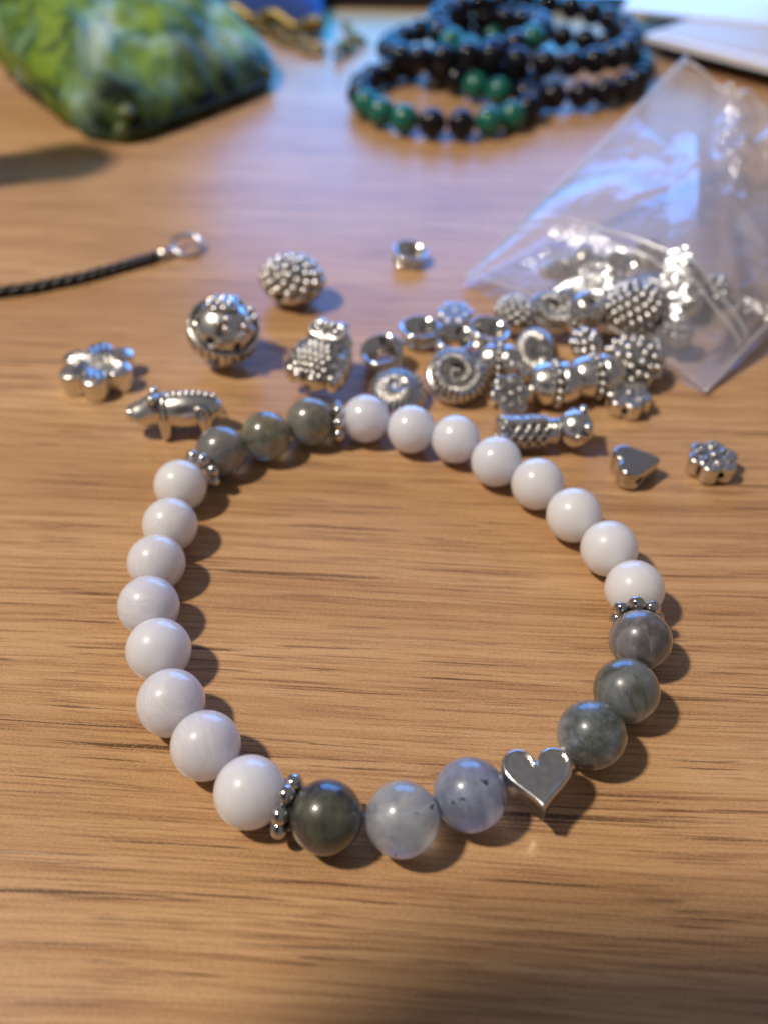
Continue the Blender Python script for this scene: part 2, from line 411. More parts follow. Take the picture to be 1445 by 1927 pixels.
def petal_shape():
    def f(X, Y, Z):       # petal pointing to +x from the centre, flat below
        an = np.arctan2(Y, X); r = np.hypot(X, Y)
        d = smin(np.hypot((X - 0.42) * 0.86, Y) - 0.235, dcap(X, Y, np.zeros_like(Z), (0.08, 0, 0), (0.40, 0, 0), 0.05, 0.17), 0.03)
        top = 0.15 + 0.10 * np.sin(np.clip((r - 0.05) / 0.62, 0, 1) * 2.6) - 0.5 * Y ** 2
        d = smax(d, (Z - top), 0.035)
        d = smax(d, -(Z + 0.20), 0.05)
        d = d + 0.034 * (0.5 + 0.5 * np.cos(an * 26)) * np.clip((0.58 - r) / 0.15, 0, 1) * np.clip((Z - top + 0.10) / 0.06, 0, 1)
        return d * 0.8
    return sdf_mesh('petal', f, (0.02, -0.32, -0.24), (0.76, 0.32, 0.26), 46, (-3, -16))

def scroll_flower_shape():
    rnd = random.Random(5)
    def f(X, Y, Z):
        d = np.hypot(X, Y) - 0.26
        for i in range(6):
            a = math.pi / 3 * i; d = smin(d, np.hypot(X - 0.27 * math.cos(a), Y - 0.27 * math.sin(a)) - 0.17, 0.05)
        D = smax(d, np.abs(Z) - 0.16, 0.05)
        for i in range(6):
            a = math.pi / 3 * i + 0.12; c = (0.275 * math.cos(a), 0.275 * math.sin(a), 0.165)
            D = smin(D, np.maximum(dtor(X, Y, Z, c, 0.095, 0.034), -(np.cos(np.arctan2(Y - c[1], X - c[0]) - a - 2.2) - 0.75) * 0.1), 0.02)
            D = smax(D, -dsph(X, Y, Z, (c[0], c[1], 0.19), 0.055), 0.02)
            D = smin(D, dsph(X, Y, Z, (c[0] * 0.96 + 0.01, c[1] * 0.96, 0.155), 0.035), 0.01)
        D = smin(D, dsph(X, Y, Z, (0, 0, 0.15), 0.075), 0.01)
        D = smax(D, -(np.hypot(X, Z) - 0.065), 0.02)
        return D
    return sdf_mesh('scroll_flower', f, (-0.5, -0.5, -0.2), (0.5, 0.5, 0.24), 84)

def ammonite_shape(turns=1.7, ribs=26, dome=0.0):
    th = np.linspace(0, turns * 2 * math.pi, int(ribs * turns * 1.0) * 2)
    T = th[-1]
    def f(X, Y, Z):
        D = smax(dell(X, Y, Z, (0, 0, -0.02), (0.50, 0.50, 0.25)), Z - 0.06, 0.04)
        B = D; S = np.full(X.shape, 9.0)
        for i, t in enumerate(th):
            u = t / T; r = 0.36 * (1 - u) ** 0.8 + 0.035; a = -t
            q = 0.160 * (1 - u) + 0.060 * u
            S = np.minimum(S, dsph(X, Y, Z, (r * math.cos(a), r * math.sin(a), 0.12 + dome * u), q))
        S = S + 0.034 * np.abs(np.cos(np.arctan2(Y, X) * ribs * 0.5)) ** 1.5 - 0.008
        D = smin(B, S, 0.012)
        D = smax(D, -(Z + 0.22), 0.03)
        return smax(D, -(np.hypot(X, Z + 0.07) - 0.065), 0.02)
    return sdf_mesh('ammonite', f, (-0.56, -0.56, -0.28), (0.56, 0.56, 0.34 + dome), 84, (-3, -15))

def daisy_dome_shape():
    def f(X, Y, Z):
        r = np.hypot(X, Y); a = np.arctan2(Y, X)
        D = dell(X, Y, Z, (0, 0, 0), (0.52, 0.52, 0.27))
        D = D + 0.05 * (1 - np.abs(np.sin(a * 13 + r * 3))) * np.clip((r - 0.12) / 0.1, 0, 1) * (Z > -0.12)
        D = smax(D, -dsph(X, Y, Z, (0, 0, 0.42), 0.24), 0.04)
        for k in range(7):
            b = k * math.pi / 3.5; D = smin(D, dsph(X, Y, Z, (0.07 * math.cos(b), 0.07 * math.sin(b), 0.20), 0.035), 0.01)
        return smax(D, -(Z + 0.2), 0.03)
    return sdf_mesh('ridged_dome', f, (-0.56, -0.56, -0.26), (0.56, 0.56, 0.34), 84, (-2, -12))

def studded_shape(rad, n, br, zlo=-2, hole=None, squash=1.0, res=76, cover=0.92):
    pts = fib(n)
    def f(X, Y, Z):
        D = dell(X, Y, Z, (0, 0, 0), (rad, rad, rad * squash)) + br * 0.55
        for p in pts:
            if p[2] < zlo: continue
            D = smin(D, dsph(X, Y, Z, (p[0] * rad * cover, p[1] * rad * cover, p[2] * rad * cover * squash), br), 0.008)
        if zlo > -1: D = smin(D, np.maximum(dell(X, Y, Z, (0, 0, 0), (rad, rad, rad * squash)), Z - zlo * rad), 0.03)
        D = smax(D, -(np.hypot(X, Z + rad * 0.12) - (hole or 0.075)), 0.02)
        return D
    e = rad + br
    return sdf_mesh('studded_bead', f, (-e, -e, -e * squash - 0.02), (e, e, e * squash + 0.02), res)

def openwork_shape():
    pts = fib(21)
    def f(X, Y, Z):
        r = np.sqrt(X * X + Y * Y + Z * Z) + 1e-6; D = r - 0.565
        # broad raised band with upright ribs round the middle, tilted
        zz = Z * 0.94 + X * 0.2 - Y * 0.28; a = np.arctan2(Y, X)
        band = np.abs(zz + 0.02) - 0.13
        rib = r - (0.635 + 0.020 * np.cos(a * 26))
        D = smin(D, np.maximum(rib, band * 0.9), 0.012)
        for s in (-0.15, 0.15): D = smin(D, np.sqrt((np.hypot(X, Y) * 0 + r - 0.635) ** 2 + (zz + 0.02 - s) ** 2) - 0.03, 0.012)
        for i, p in enumerate(pts):
            c = np.array(p); k = 0.61
            dd = np.sqrt((X - c[0] * k) ** 2 + (Y - c[1] * k) ** 2 + (Z - c[2] * k) ** 2)
            if i % 3 == 0:                                            # rosette
                D = smin(D, np.sqrt((dd - 0.125) ** 2 + (r - 0.615) ** 2) - 0.042, 0.015)
                D = smin(D, dd - 0.07, 0.01)
            elif i % 3 == 1: D = smax(D, -(dd - 0.115), 0.03)          # pierced opening
            else:
                t = np.cross(c, [0.2, 0.3, 0.9]); t /= np.linalg.norm(t); t2 = np.cross(c, t)
                for q in range(3):
                    b = q * 2.1; e = c * 0.62 + (t * math.cos(b) + t2 * math.sin(b)) * 0.10
                    D = smin(D, dsph(X, Y, Z, e, 0.072), 0.012)
        for q in range(7):
            b = q * 2 * math.pi / 6; e = (0.0 if q == 6 else 0.17 * math.cos(b), 0.05 if q == 6 else 0.05 + 0.17 * math.sin(b), 0.60 if q == 6 else 0.57)
            D = smin(D, dell(X, Y, Z, e, (0.085, 0.085, 0.07)), 0.02)
        h = np.sqrt((X + 0.18 + (-Y - 0.55) * 0.0) ** 2 + (Z + 0.22) ** 2)
        D = smax(D, -np.maximum(h - 0.075, Y + 0.1), 0.02)
        return D
    return sdf_mesh('openwork_ball', f, (-0.72,) * 3, (0.72,) * 3, 96, (-2, -11))

def owl_shape():
    def f(X, Y, Z):       # stands along z, face towards -y
        D = smin(dell(X, Y, Z, (0, 0, 0.42), (0.42, 0.36, 0.46)), dell(X, Y, Z, (0, -0.02, 0.86), (0.36, 0.31, 0.30)), 0.10)
        for s in (-1, 1):
            D = smin(D, dell(X, Y, Z, (0.34 * s, 0.05, 0.42), (0.14, 0.27, 0.38)) + 0.012 * np.cos(Z * 34 + Y * 10), 0.03)
            D = smin(D, dtor(X, Z, Y, (0.155 * s, 0.90, -0.27), 0.115, 0.042), 0.015)
            D = smin(D, dsph(X, Y, Z, (0.155 * s, -0.29, 0.90), 0.055), 0.01)
            D = smin(D, dcap(X, Y, Z, (0.05 * s, -0.30, 1.0), (0.22 * s, -0.20, 1.10), 0.05, 0.04), 0.02)
            D = smin(D, dcap(X, Y, Z, (0.12 * s, -0.26, 0.02), (0.12 * s, -0.12, 0.08), 0.07), 0.03)
        D = smin(D, dcap(X, Y, Z, (0, -0.30, 0.92), (0, -0.36, 0.78), 0.04, 0.015), 0.015)
        for j in range(6):
            for i in range(-3, 4):
                x = (i + 0.5 * (j % 2)) * 0.095; z = 0.12 + j * 0.098
                if abs(x) > 0.28 - 0.25 * abs(z - 0.38): continue
                y = -0.36 * math.sqrt(max(0.02, 1 - (x / 0.42) ** 2 - ((z - 0.42) / 0.46) ** 2))
                D = smin(D, dell(X, Y, Z, (x, y, z), (0.043, 0.035, 0.052)), 0.006)
        D = smax(D, -(np.hypot(X, Y - 0.0) - 0.07), 0.02)
        return D
    return sdf_mesh('owl', f, (-0.54, -0.48, -0.08), (0.54, 0.44, 1.26), 100, (-2, -11))

def beast_shape():
    def f(X, Y, Z):       # walks towards -x
        D = dell(X, Y, Z, (0.12, 0, 0.36), (0.60, 0.27, 0.27))
        D = smin(D, dell(X, Y, Z, (-0.36, 0, 0.40), (0.25, 0.21, 0.22)), 0.08)
        D = smin(D, dell(X, Y, Z, (-0.58, 0, 0.33), (0.24, 0.20, 0.18)), 0.09)
        for s in (-1, 1):
            D = smin(D, dcap(X, Y, Z, (-0.20, 0.13 * s, 0.28), (-0.22, 0.15 * s, 0.06), 0.12, 0.09), 0.04)
            D = smin(D, dcap(X, Y, Z, (0.42, 0.13 * s, 0.28), (0.42, 0.15 * s, 0.06), 0.13, 0.09), 0.04)
            D = smin(D, dsph(X, Y, Z, (-0.36, 0.13 * s, 0.60), 0.075), 0.02)
            D = smin(D, dsph(X, Y, Z, (-0.52, 0.12 * s, 0.46), 0.04), 0.01)
            D = smin(D, dsph(X, Y, Z, (-0.76, 0.08 * s, 0.40), 0.045), 0.015)
            D = smin(D, dtor(X, Z, Y, (0.38, 0.38, 0.23 * s), 0.10, 0.025), 0.02)
        D = smin(D, dcap(X, Y, Z, (0.66, 0, 0.40), (0.74, 0.0, 0.26), 0.045, 0.03), 0.02)
        for i in range(9): D = smin(D, dsph(X, Y, Z, (-0.22 + i * 0.10, 0, 0.575 - 0.9 * (i * 0.1 - 0.36) ** 2 * 0.4 + 0.04), 0.05), 0.012)
        for i in range(4): D = smin(D, dtor(Z, Y, X, (0.38, 0, -0.20 + i * 0.012), 0.235, 0.03), 0.015) if i == 0 else D
        return D
    return sdf_mesh('beast', f, (-0.90, -0.34, -0.06), (0.84, 0.34, 0.72), 110, (-2, -11))

def figure_shape():
    def f(X, Y, Z):       # lies along x, head at +x
        D = dcap(X, Y, Z, (-0.62, 0, 0), (0.10, 0, 0.02), 0.29, 0.19)
        D = smax(D, -(X + 0.78), 0.05)
        for i in range(9):
            for s in (-1, 1):
                u = (i - 4) * 0.125
                g = np.abs((X + 0.34) * 0.75 + s * np.arctan2(Y, Z) * 0.16 - u) - 0.016
                D = np.where((X > -0.62) & (X < 0.08), smin(D, np.maximum(g, dcap(X, Y, Z, (-0.62, 0, 0), (0.05, 0, 0.02), 0.305, 0.275)), 0.012), D)
        for i in range(3):
            D = smin(D, dtor(Z, Y, X - 0.25 * Z, (0, 0, 0.08 + i * 0.075), 0.19, 0.042), 0.012)
        D = smin(D, dell(X, Y, Z, (0.58, 0, 0.04), (0.32, 0.33, 0.33)), 0.03)
        for s in (-1, 1):
            D = smin(D, dtor(X, Z, Y, (0.60, 0.10 , 0.30 * s), 0.095, 0.03), 0.012)
            D = smin(D, dsph(X, Y, Z, (0.72, 0.20 * s, 0.28), 0.09), 0.02)
            D = smin(D, dcap(X, Y, Z, (-0.70, 0.12 * s, 0.26), (-0.62, 0.03 * s, 0.29), 0.05, 0.05), 0.02)
        D = smin(D, dcap(X, Y, Z, (-0.64, 0, 0.29), (0.0, 0, 0.31), 0.05, 0.05), 0.02)
        D = smin(D, dtor(Z, Y, X, (0.02, 0, 0.80), 0.12, 0.035), 0.015)
        return smax(D, -(np.hypot(Y, Z) - 0.07), 0.02)
    return sdf_mesh('figure', f, (-0.86, -0.38, -0.38), (0.92, 0.38, 0.42), 112, (-2, -11))

SHAPE = {}
def shape(kind):
    if kind not in SHAPE:
        SHAPE[kind] = {
            'heart': lambda: heart_shape(0.20, -0.07, 1.0, 90, True), 'heart_big': lambda: heart_shape(0.17, 0, 1.0, 100),
            'petal': petal_shape, 'scroll': scroll_flower_shape, 'ammonite': ammonite_shape, 'dome': daisy_dome_shape,
            'ball': openwork_shape, 'owl': owl_shape, 'beast': beast_shape, 'figure': figure_shape,
            'hedgehog': lambda: studded_shape(0.60, 96, 0.090, -0.12, 0.085, 0.78), 'berry': lambda: studded_shape(0.60, 130, 0.080, -2, 0.09, 0.86, 84, 0.89),
            'rows': lambda: studded_shape(0.48, 70, 0.075, -2, 0.08, 0.7), 'knot': lambda: studded_shape(0.30, 26, 0.10, -2, 0.06, 0.9, 50),
        }[kind]()
    return SHAPE[kind]

# ------------------------------------------------------------------ things
def tag(o, label=None, cat=None, group=None, kind=None):
    for k, v in (('label', label), ('category', cat), ('group', group), ('kind', kind)):
        if v: o[k] = v
    return o
def empty(name, loc, rot=(0, 0, 0), sc=1.0):
    o = bpy.data.objects.new(name, None); COL.objects.link(o); o.location = loc; o.rotation_euler = rot; o.scale = (sc,) * 3
    o.empty_display_size = 0.2; return o

def cast(name, kind, loc, rot, sc, label, cat='bead', group=None, mat='silver'):
    o = link(name, shape(kind), M[mat]); o.location = loc; o.rotation_euler = rot
    o.scale = (sc,) * 3 if not hasattr(sc, '__len__') else sc
    return tag(o, label, cat, group)

def petal_flower(loc, rot, sc, label, group=None):
    e = tag(empty('flower_bead', loc, rot, sc), label, 'flower bead', group)
    for i in range(6):
        p = link('petal', shape('petal'), M['silver'], e); p.rotation_euler = (0, 0, math.pi / 3 * i + 0.3)
    b = MB()
    for i in range(7):
        a = i * math.pi / 3; r = 0.0 if i == 6 else 0.075
        b.add(*sphere_vf((r * math.cos(a), r * math.sin(a), 0.115 if i < 6 else 0.135), 0.036, 10, 6))
    link('pistil', b.mesh('pistil'), M['silver'], e)
    b = MB(); b.add(*lathe_vf([(0, -0.17), (0.3, -0.17), (0.3, 0.0), (0.12, 0.09), (0, 0.10)], 32)); link('core', b.mesh('core'), M['silver'], e)
    return e

_ring = {}
def ring_meshes():
    if not _ring:
        h = 0.155
        prof = [(0.135, -h * 0.8), (0.17, -h), (0.31, -h), (0.34, -h * 0.85), (0.335, -h * 0.6), (0.285, -h * 0.35), (0.285, h * 0.2), (0.345, h * 0.5), (0.372, h * 0.78), (0.368, h * 0.96),
                (0.345, h * 1.03), (0.305, h * 0.93), (0.255, h * 0.60), (0.195, h * 0.12), (0.145, -h * 0.40)]
        # smooth the profile by corner cutting
        P = prof
        for _ in range(2):
            Q = []
            for i in range(len(P)):
                a = P[i]; b = P[(i + 1) % len(P)]; Q += [(a[0] * .75 + b[0] * .25, a[1] * .75 + b[1] * .25), (a[0] * .25 + b[0] * .75, a[1] * .25 + b[1] * .75)]
            P = Q
        V, F = lathe_vf(P, 56, True); _ring['body'] = mesh('spool_ring', V, [f[::-1] for f in F])
        b = MB()
        for i in range(18):
            a = 2 * math.pi * i / 18; b.add(*sphere_vf((0.305 * math.cos(a), 0.305 * math.sin(a), 0), 0.045, 10, 6))
        _ring['studs'] = b.mesh('studs')
    return _ring
def spool_ring(loc, rot, sc, label, group='dished silver ring beads'):
    e = tag(empty('ring_bead', loc, rot, sc * 1.03), label, 'ring bead', group)
    link('ring_body', ring_meshes()['body'], M['rim'], e)
    s = link('stud_band', ring_meshes()['studs'], M['silver'], e); s['kind'] = 'stuff'
    return e

_barrel = {}
def barrel(loc, rot, sc, label, group='barrel beads with a studded belt'):
    if not _barrel:
        P = [(0.09, -0.42), (0.16, -0.45), (0.26, -0.43), (0.33, -0.34), (0.37, -0.22), (0.385, -0.14), (0.35, -0.10), (0.34, 0), (0.35, 0.10), (0.385, 0.14), (0.37, 0.22), (0.33, 0.34), (0.26, 0.43), (0.16, 0.45), (0.09, 0.42)]
        for _ in range(2):
            Q = []
            for i in range(len(P)):
                a = P[i]; b = P[(i + 1) % len(P)]; Q += [(a[0] * .75 + b[0] * .25, a[1] * .75 + b[1] * .25), (a[0] * .25 + b[0] * .75, a[1] * .25 + b[1] * .75)]
            P = Q
        V, F = lathe_vf(P, 48, True); _barrel['body'] = mesh('barrel', V, F)
        b = MB()
        for i in range(14): a = 2 * math.pi * i / 14; b.add(*sphere_vf((0.365 * math.cos(a), 0.365 * math.sin(a), 0), 0.068, 10, 6))
        _barrel['studs'] = b.mesh('belt_studs')
        b = MB()
        b.add(*lathe_vf([(0.33, -0.085), (0.352, -0.08), (0.352, 0.08), (0.33, 0.085)], 48)); _barrel['belt'] = b.mesh('belt')
    e = tag(empty('barrel_bead', loc, rot, sc), label, 'barrel bead', group)
    link('barrel_body', _barrel['body'], M['silver'], e); link('belt', _barrel['belt'], M['blackcover'], e)
    s = link('belt_studs', _barrel['studs'], M['silver'], e); s['kind'] = 'stuff'
    return e

# ------------------------------------------------------------------ tabletop
V = []; F = []
me = mesh('tabletop', [(-60, -25, 0), (60, -25, 0), (60, 70, 0), (-60, 70, 0), (-60, -25, -2.5), (60, -25, -2.5), (60, 70, -2.5), (-60, 70, -2.5)],
          [(0, 1, 2, 3), (7, 6, 5, 4), (0, 4, 5, 1), (1, 5, 6, 2), (2, 6, 7, 3), (3, 7, 4, 0)])
tag(link('tabletop', me, M['wood'], None, False), 'wood grain laminate tabletop under everything', None, None, 'structure')

# ------------------------------------------------------------------ the bracelet
BEADS = [(-0.31, 11.43), (0.43, 11.16), (1.14, 10.91), (1.75, 10.36), (2.33, 9.84), (2.78, 9.16), (3.17, 8.48), (3.37, 7.72), (3.27, 6.86), (2.94, 6.09), (2.42, 5.48),
         None, (0.96, 4.72), (0.22, 4.43), (-0.59, 4.45), (-1.44, 4.73), (-2.01, 5.30), (-2.51, 5.87), (-2.81, 6.65), (-3.08, 7.36), (-3.13, 8.14), (-3.08, 8.89), (-3.08, 9.74),
         (-2.58, 10.56), (-1.91, 10.95), (-1.22, 11.34)]
br = empty('bracelet', (0, 8, 0))
tag(br, 'bracelet of milky white and cloudy grey round beads with a silver heart', 'bracelet')
W = {0: ((.70, .70, .78), .5), 1: ((.72, .73, .80), .3), 2: ((.76, .77, .82), .25), 3: ((.72, .73, .81), .4), 4: ((.76, .75, .76), .5), 5: ((.80, .80, .81), .35), 6: ((.80, .80, .83), .2), 7: ((.80, .79, .80), .3),
     15: ((.76, .77, .80), .5), 16: ((.70, .69, .74), .6), 17: ((.70, .69, .74), .6), 18: ((.74, .74, .80), .2), 19: ((.68, .68, .76), .55), 20: ((.72, .71, .74), .6), 21: ((.76, .74, .74), .5), 22: ((.77, .75, .74), .45)}
G = {8: ((.21, .20, .22), (.12, .115, .11), .055, .3), 9: ((.20, .22, .23), (.11, .12, .085), .025, .4), 10: ((.22, .255, .30), (.11, .125, .10), .01, .4),
     12: ((.42, .47, .62), (.34, .38, .50), .06, .6), 13: ((.60, .64, .70), (.52, .56, .60), .045, .7), 14: ((.13, .135, .085), (.05, .055, .07), .03, .5),
     23: ((.27, .285, .29), (.19, .20, .20), .025, .5), 24: ((.34, .34, .23), (.20, .21, .165), .0, .6), 25: ((.26, .27, .235), (.18, .19, .165), .0, .5)}
LBL = {8: 'dark grey bead with black flecks', 9: 'grey green bead with dark cloud', 10: 'blue grey bead with olive band', 12: 'blue grey bead with a black inclusion', 13: 'pale translucent grey bead with fine flecks',
       14: 'dark olive bead', 23: 'smoky grey bead', 24: 'olive green bead', 25: 'grey green bead'}
bead_me = None
for i, p in enumerate(BEADS):
    if p is None: continue
    V, F = sphere_vf((0, 0, 0), 0.4, 64, 40); me = mesh('bead', V, F)
    m = moon_mat(i, *W[i]) if i in W else lab_mat(i, *G[i])
    o = link('bead', me, m, br); o.location = (p[0], p[1] - 8, 0.4); k = 1 + 0.014 * math.sin(i * 5.3); o.scale = (k, k * (1 - 0.008 * math.cos(i * 3.1)), k)
    if i in G: o['label'] = LBL[i]
# silver heart between the two groups of grey beads
h = link('heart_bead', shape('heart_big'), M['satin'], br); h.location = (1.715, 4.83 - 8, 0.42); h.rotation_euler = (R(4), R(-3), R(2)); h.scale = (0.82, 0.87, 0.95)
h['label'] = 'plain polished silver heart charm'
# daisy spacers
b = MB()
for k in range(7):
    a = 2 * math.pi * k / 7; V, F = sphere_vf((0.245 * math.cos(a), 0.245 * math.sin(a), 0), 0.114, 16, 10, (1, 1, 0.86)); b.add(V, F)
sp_balls = b.mesh('spacer_beads')
b = MB(); b.add(*lathe_vf([(0.13, -0.045), (0.25, -0.03), (0.27, 0), (0.25, 0.03), (0.13, 0.045), (0.10, 0)], 40, True)); sp_ring = b.mesh('spacer_ring')
for (i, j, tw) in ((7, 8, 0.2), (14, 15, 0.0), (22, 23, 0.3), (25, 0, 0.1)):
    a = Vector((*BEADS[i], 0)); c = Vector((*BEADS[j], 0)); d = (c - a).normalized(); mid = (a + c) / 2 - Vector((0, 8, -0.36))
    q = d.to_track_quat('Z', 'X')
    o = link('spacer', sp_ring, M['silver'], br); o.location = mid; o.rotation_mode = 'QUATERNION'; o.rotation_quaternion = q @ Euler((0, 0, tw)).to_quaternion()
    s = link('granule_ring', sp_balls, M['bright'], o)
pts = []
for i, p in enumerate(BEADS):
    q = (1.715, 5.09) if p is None else p; pts.append((q[0], q[1] - 8, 0.4))
b = MB(); b.add(*tube_vf(pts, 0.035, 8, True)); link('elastic_string', b.mesh('elastic_string'), M['string'], br)

# ------------------------------------------------------------------ loose charms round the bracelet
petal_flower(at(187, 700, 0.20), (0, 0, 0.35), 1.0, 'silver flower bead with six grooved petals, farthest left of the loose charms')
cast('filigree_ball', 'ball', at(421, 622, 0.66), (R(8), 0, R(10)), 1.0, 'round silver filigree ball bead with a dark hole at its lower left', 'ball bead')
cast('studded_dome_bead', 'hedgehog', at(551, 528, 0.47), (R(6), R(0), R(-28)), (1.12, 0.95, 1.0), 'silver bead with a pebbled back and smooth base, standing alone behind the owl', 'bead')
cast('owl_bead', 'owl', at(580, 726, 0.34), (R(-66), R(0), R(-24)), (1.18, 1.0, 1.12), 'silver owl bead with scaly breast leaning behind the grey beads', 'owl bead')
cast('beast_bead', 'beast', at(343, 812, 0.02), (R(-8), 0, R(6)), (1.04, 1.15, 1.16), 'silver animal bead with four stubby legs, behind the first grey beads', 'animal bead')
cast('ridged_dome_bead', 'dome', at(747, 738, 0.22), (R(14), 0, R(10)), 1.0, 'low silver bead with radial ridges round a hollow centre, right of the owl', 'bead')
cast('ammonite_bead', 'ammonite', at(857, 708, 0.36), (R(30), R(4), R(8)), 1.06, 'silver ammonite bead with a ribbed spiral, between the ridged dome and the pile', 'shell bead')
cast('figure_bead', 'figure', at(1017, 812, 0.32), (R(12), R(0), R(4)), 0.96, 'long silver bead with a crosshatched body and round head, touching the white beads', 'figure bead')
cast('heart_bead_loose', 'heart', at(1196, 878, 0.20), (0, 0, R(94)), 0.84, 'small plain silver heart block lying alone right of the bracelet', 'heart bead', None, 'bright').name = 'heart_charm'
cast('scroll_flower_bead', 'scroll', at(1338, 870, 0.18), (R(0), 0, R(8)), 0.92, 'silver flower bead with scrolled petals lying alone right of the loose heart', 'flower bead', 'scrolled flower beads')
cast('scroll_flower_bead', 'scroll', at(855, 596, 0.30), (R(4), 0, R(0)), 0.82, 'small scrolled flower bead farthest back, behind the ring beads', 'flower bead', 'scrolled flower beads')
cast('scroll_flower_bead', 'scroll', at(956, 745, 0.36), (R(42), R(6), R(20)), 0.86, 'scrolled flower bead tipped up beside the ammonite bead', 'flower bead', 'scrolled flower beads')
cast('scroll_flower_bead', 'scroll', at(1180, 752, 0.19), (R(3), 0, R(-20)), 0.92, 'scrolled flower bead at the right end of the barrel beads', 'flower bead', 'scrolled flower beads')
spool_ring(at(770, 482, 0.17), (R(6), R(8), 0), 1.0, 'dished silver ring bead standing alone far back on the bare table')
spool_ring(at(721, 668, 0.26), (R(12), R(-10), 0), 1.04, 'dished ring bead resting just behind the ridged dome bead')
spool_ring(at(790, 628, 0.20), (0, 0, 0), 1.05, 'dished ring bead left of the small scrolled flower bead')
spool_ring(at(853, 645, 0.42), (R(10), R(4), 0), 1.0, 'dished ring bead directly behind the ammonite bead')
spool_ring(at(918, 630, 0.55), (R(4), R(8), 0), 1.0, 'dished ring bead resting on a barrel bead')
barrel(at(938, 680, 0.34), (0, R(90), R(-8)), 0.86, 'barrel bead with studded belt right of the ammonite bead')
barrel(at(1044, 722, 0.38), (0, R(90), R(6)), 1.0, 'barrel bead with studded belt behind the long figure bead')
barrel(at(1118, 708, 0.40), (0, R(90), R(14)), 1.0, 'barrel bead with studded belt left of the last scrolled flower bead')

# the pile spilling from the bag
P = 'silver beads piled in the plastic bag'
cast('ridged_dome_bead', 'dome', at(1010, 664, 0.40), (R(40), R(10), R(30)), 0.92, 'ridged dome bead tipped up at the front of the pile', 'bead', P)
cast('knotted_bead', 'knot', at(1101, 646, 0.62), (0, R(20), 0), 0.85, 'knobbly round bead on top of the two barrel beads', 'bead', P)
cast('scroll_flower_bead', 'scroll', at(975, 690, 0.3), (R(30), R(20), R(50)), 0.8, 'scrolled flower bead half hidden between barrel beads', 'flower bead', 'scrolled flower beads')
cast('berry_bead', 'berry', at(1196, 582, 0.72), (R(-12), R(14), R(30)), 1.06, 'largest pebbled bead, seen through the film in the middle of the bag', 'bead', P)
cast('beaded_dome', 'rows', at(1190, 680, 0.38), (R(8), R(-8), R(40)), 1.12, 'pebbled bead in the bag mouth above the last scrolled flower', 'bead', P)
cast('scroll_flower_bead', 'scroll', at(1275, 622, 0.55), (R(35), R(20), R(10)), 0.72, 'scrolled flower bead right of the largest pebbled bead', 'flower bead', 'scrolled flower beads')
barrel(at(1098, 592, 0.62), (R(15), R(12), 0), 0.9, 'upright belted barrel bead left of the largest pebbled bead')
cast('ammonite_bead', 'ammonite', at(1040, 586, 0.50), (R(18), R(-14), R(60)), 0.95, 'ammonite bead at the left of the bag mouth', 'shell bead', P)
cast('studded_dome_bead', 'hedgehog', at(972, 592, 0.42), (R(10), R(12), R(60)), 0.74, 'pebbled bead farthest left under the film', 'bead', P)
cast('owl_bead', 'owl', at(1150, 520, 0.30), (R(-70), R(10), R(70)), 0.8, 'owl bead lying at the back of the bag', 'owl bead', P)
cast('beast_bead', 'beast', at(1060, 530, 0.10), (0, R(8), R(30)), 0.85, 'animal bead at the back left of the bag', 'animal bead', P)
spool_ring(at(1165, 508, 0.9), (R(20), R(15), 0), 0.95, 'ring bead lying on top of the pile in the bag')
cast('ridged_dome_bead', 'dome', at(1285, 520, 0.75), (R(30), R(10), R(10)), 0.9, 'ridged dome bead at the back right of the pile', 'bead', P)
cast('figure_bead', 'figure', at(1255, 560, 0.35), (R(0), R(0), R(-40)), 0.8, 'long crosshatched bead deep in the pile', 'figure bead', P)
cast('knotted_bead', 'knot', at(1345, 545, 0.30), (0, 0, 0), 0.95, 'knobbly bead alone at the right of the bag', 'bead', P)
cast('scroll_flower_bead', 'scroll', at(1220, 480, 0.5), (R(20), 0, R(10)), 0.85, 'scrolled flower bead farthest back in the bag', 'flower bead', 'scrolled flower beads')
cast('ammonite_bead', 'ammonite', at(1150, 575, 0.30), (R(8), 0, R(140)), 0.9, 'ammonite bead hidden low in the pile', 'shell bead', P)
cast('berry_bead', 'berry', at(1120, 545, 0.42), (R(8), 0, R(140)), 0.66, 'smaller pebbled bead in the back of the pile', 'bead', P)

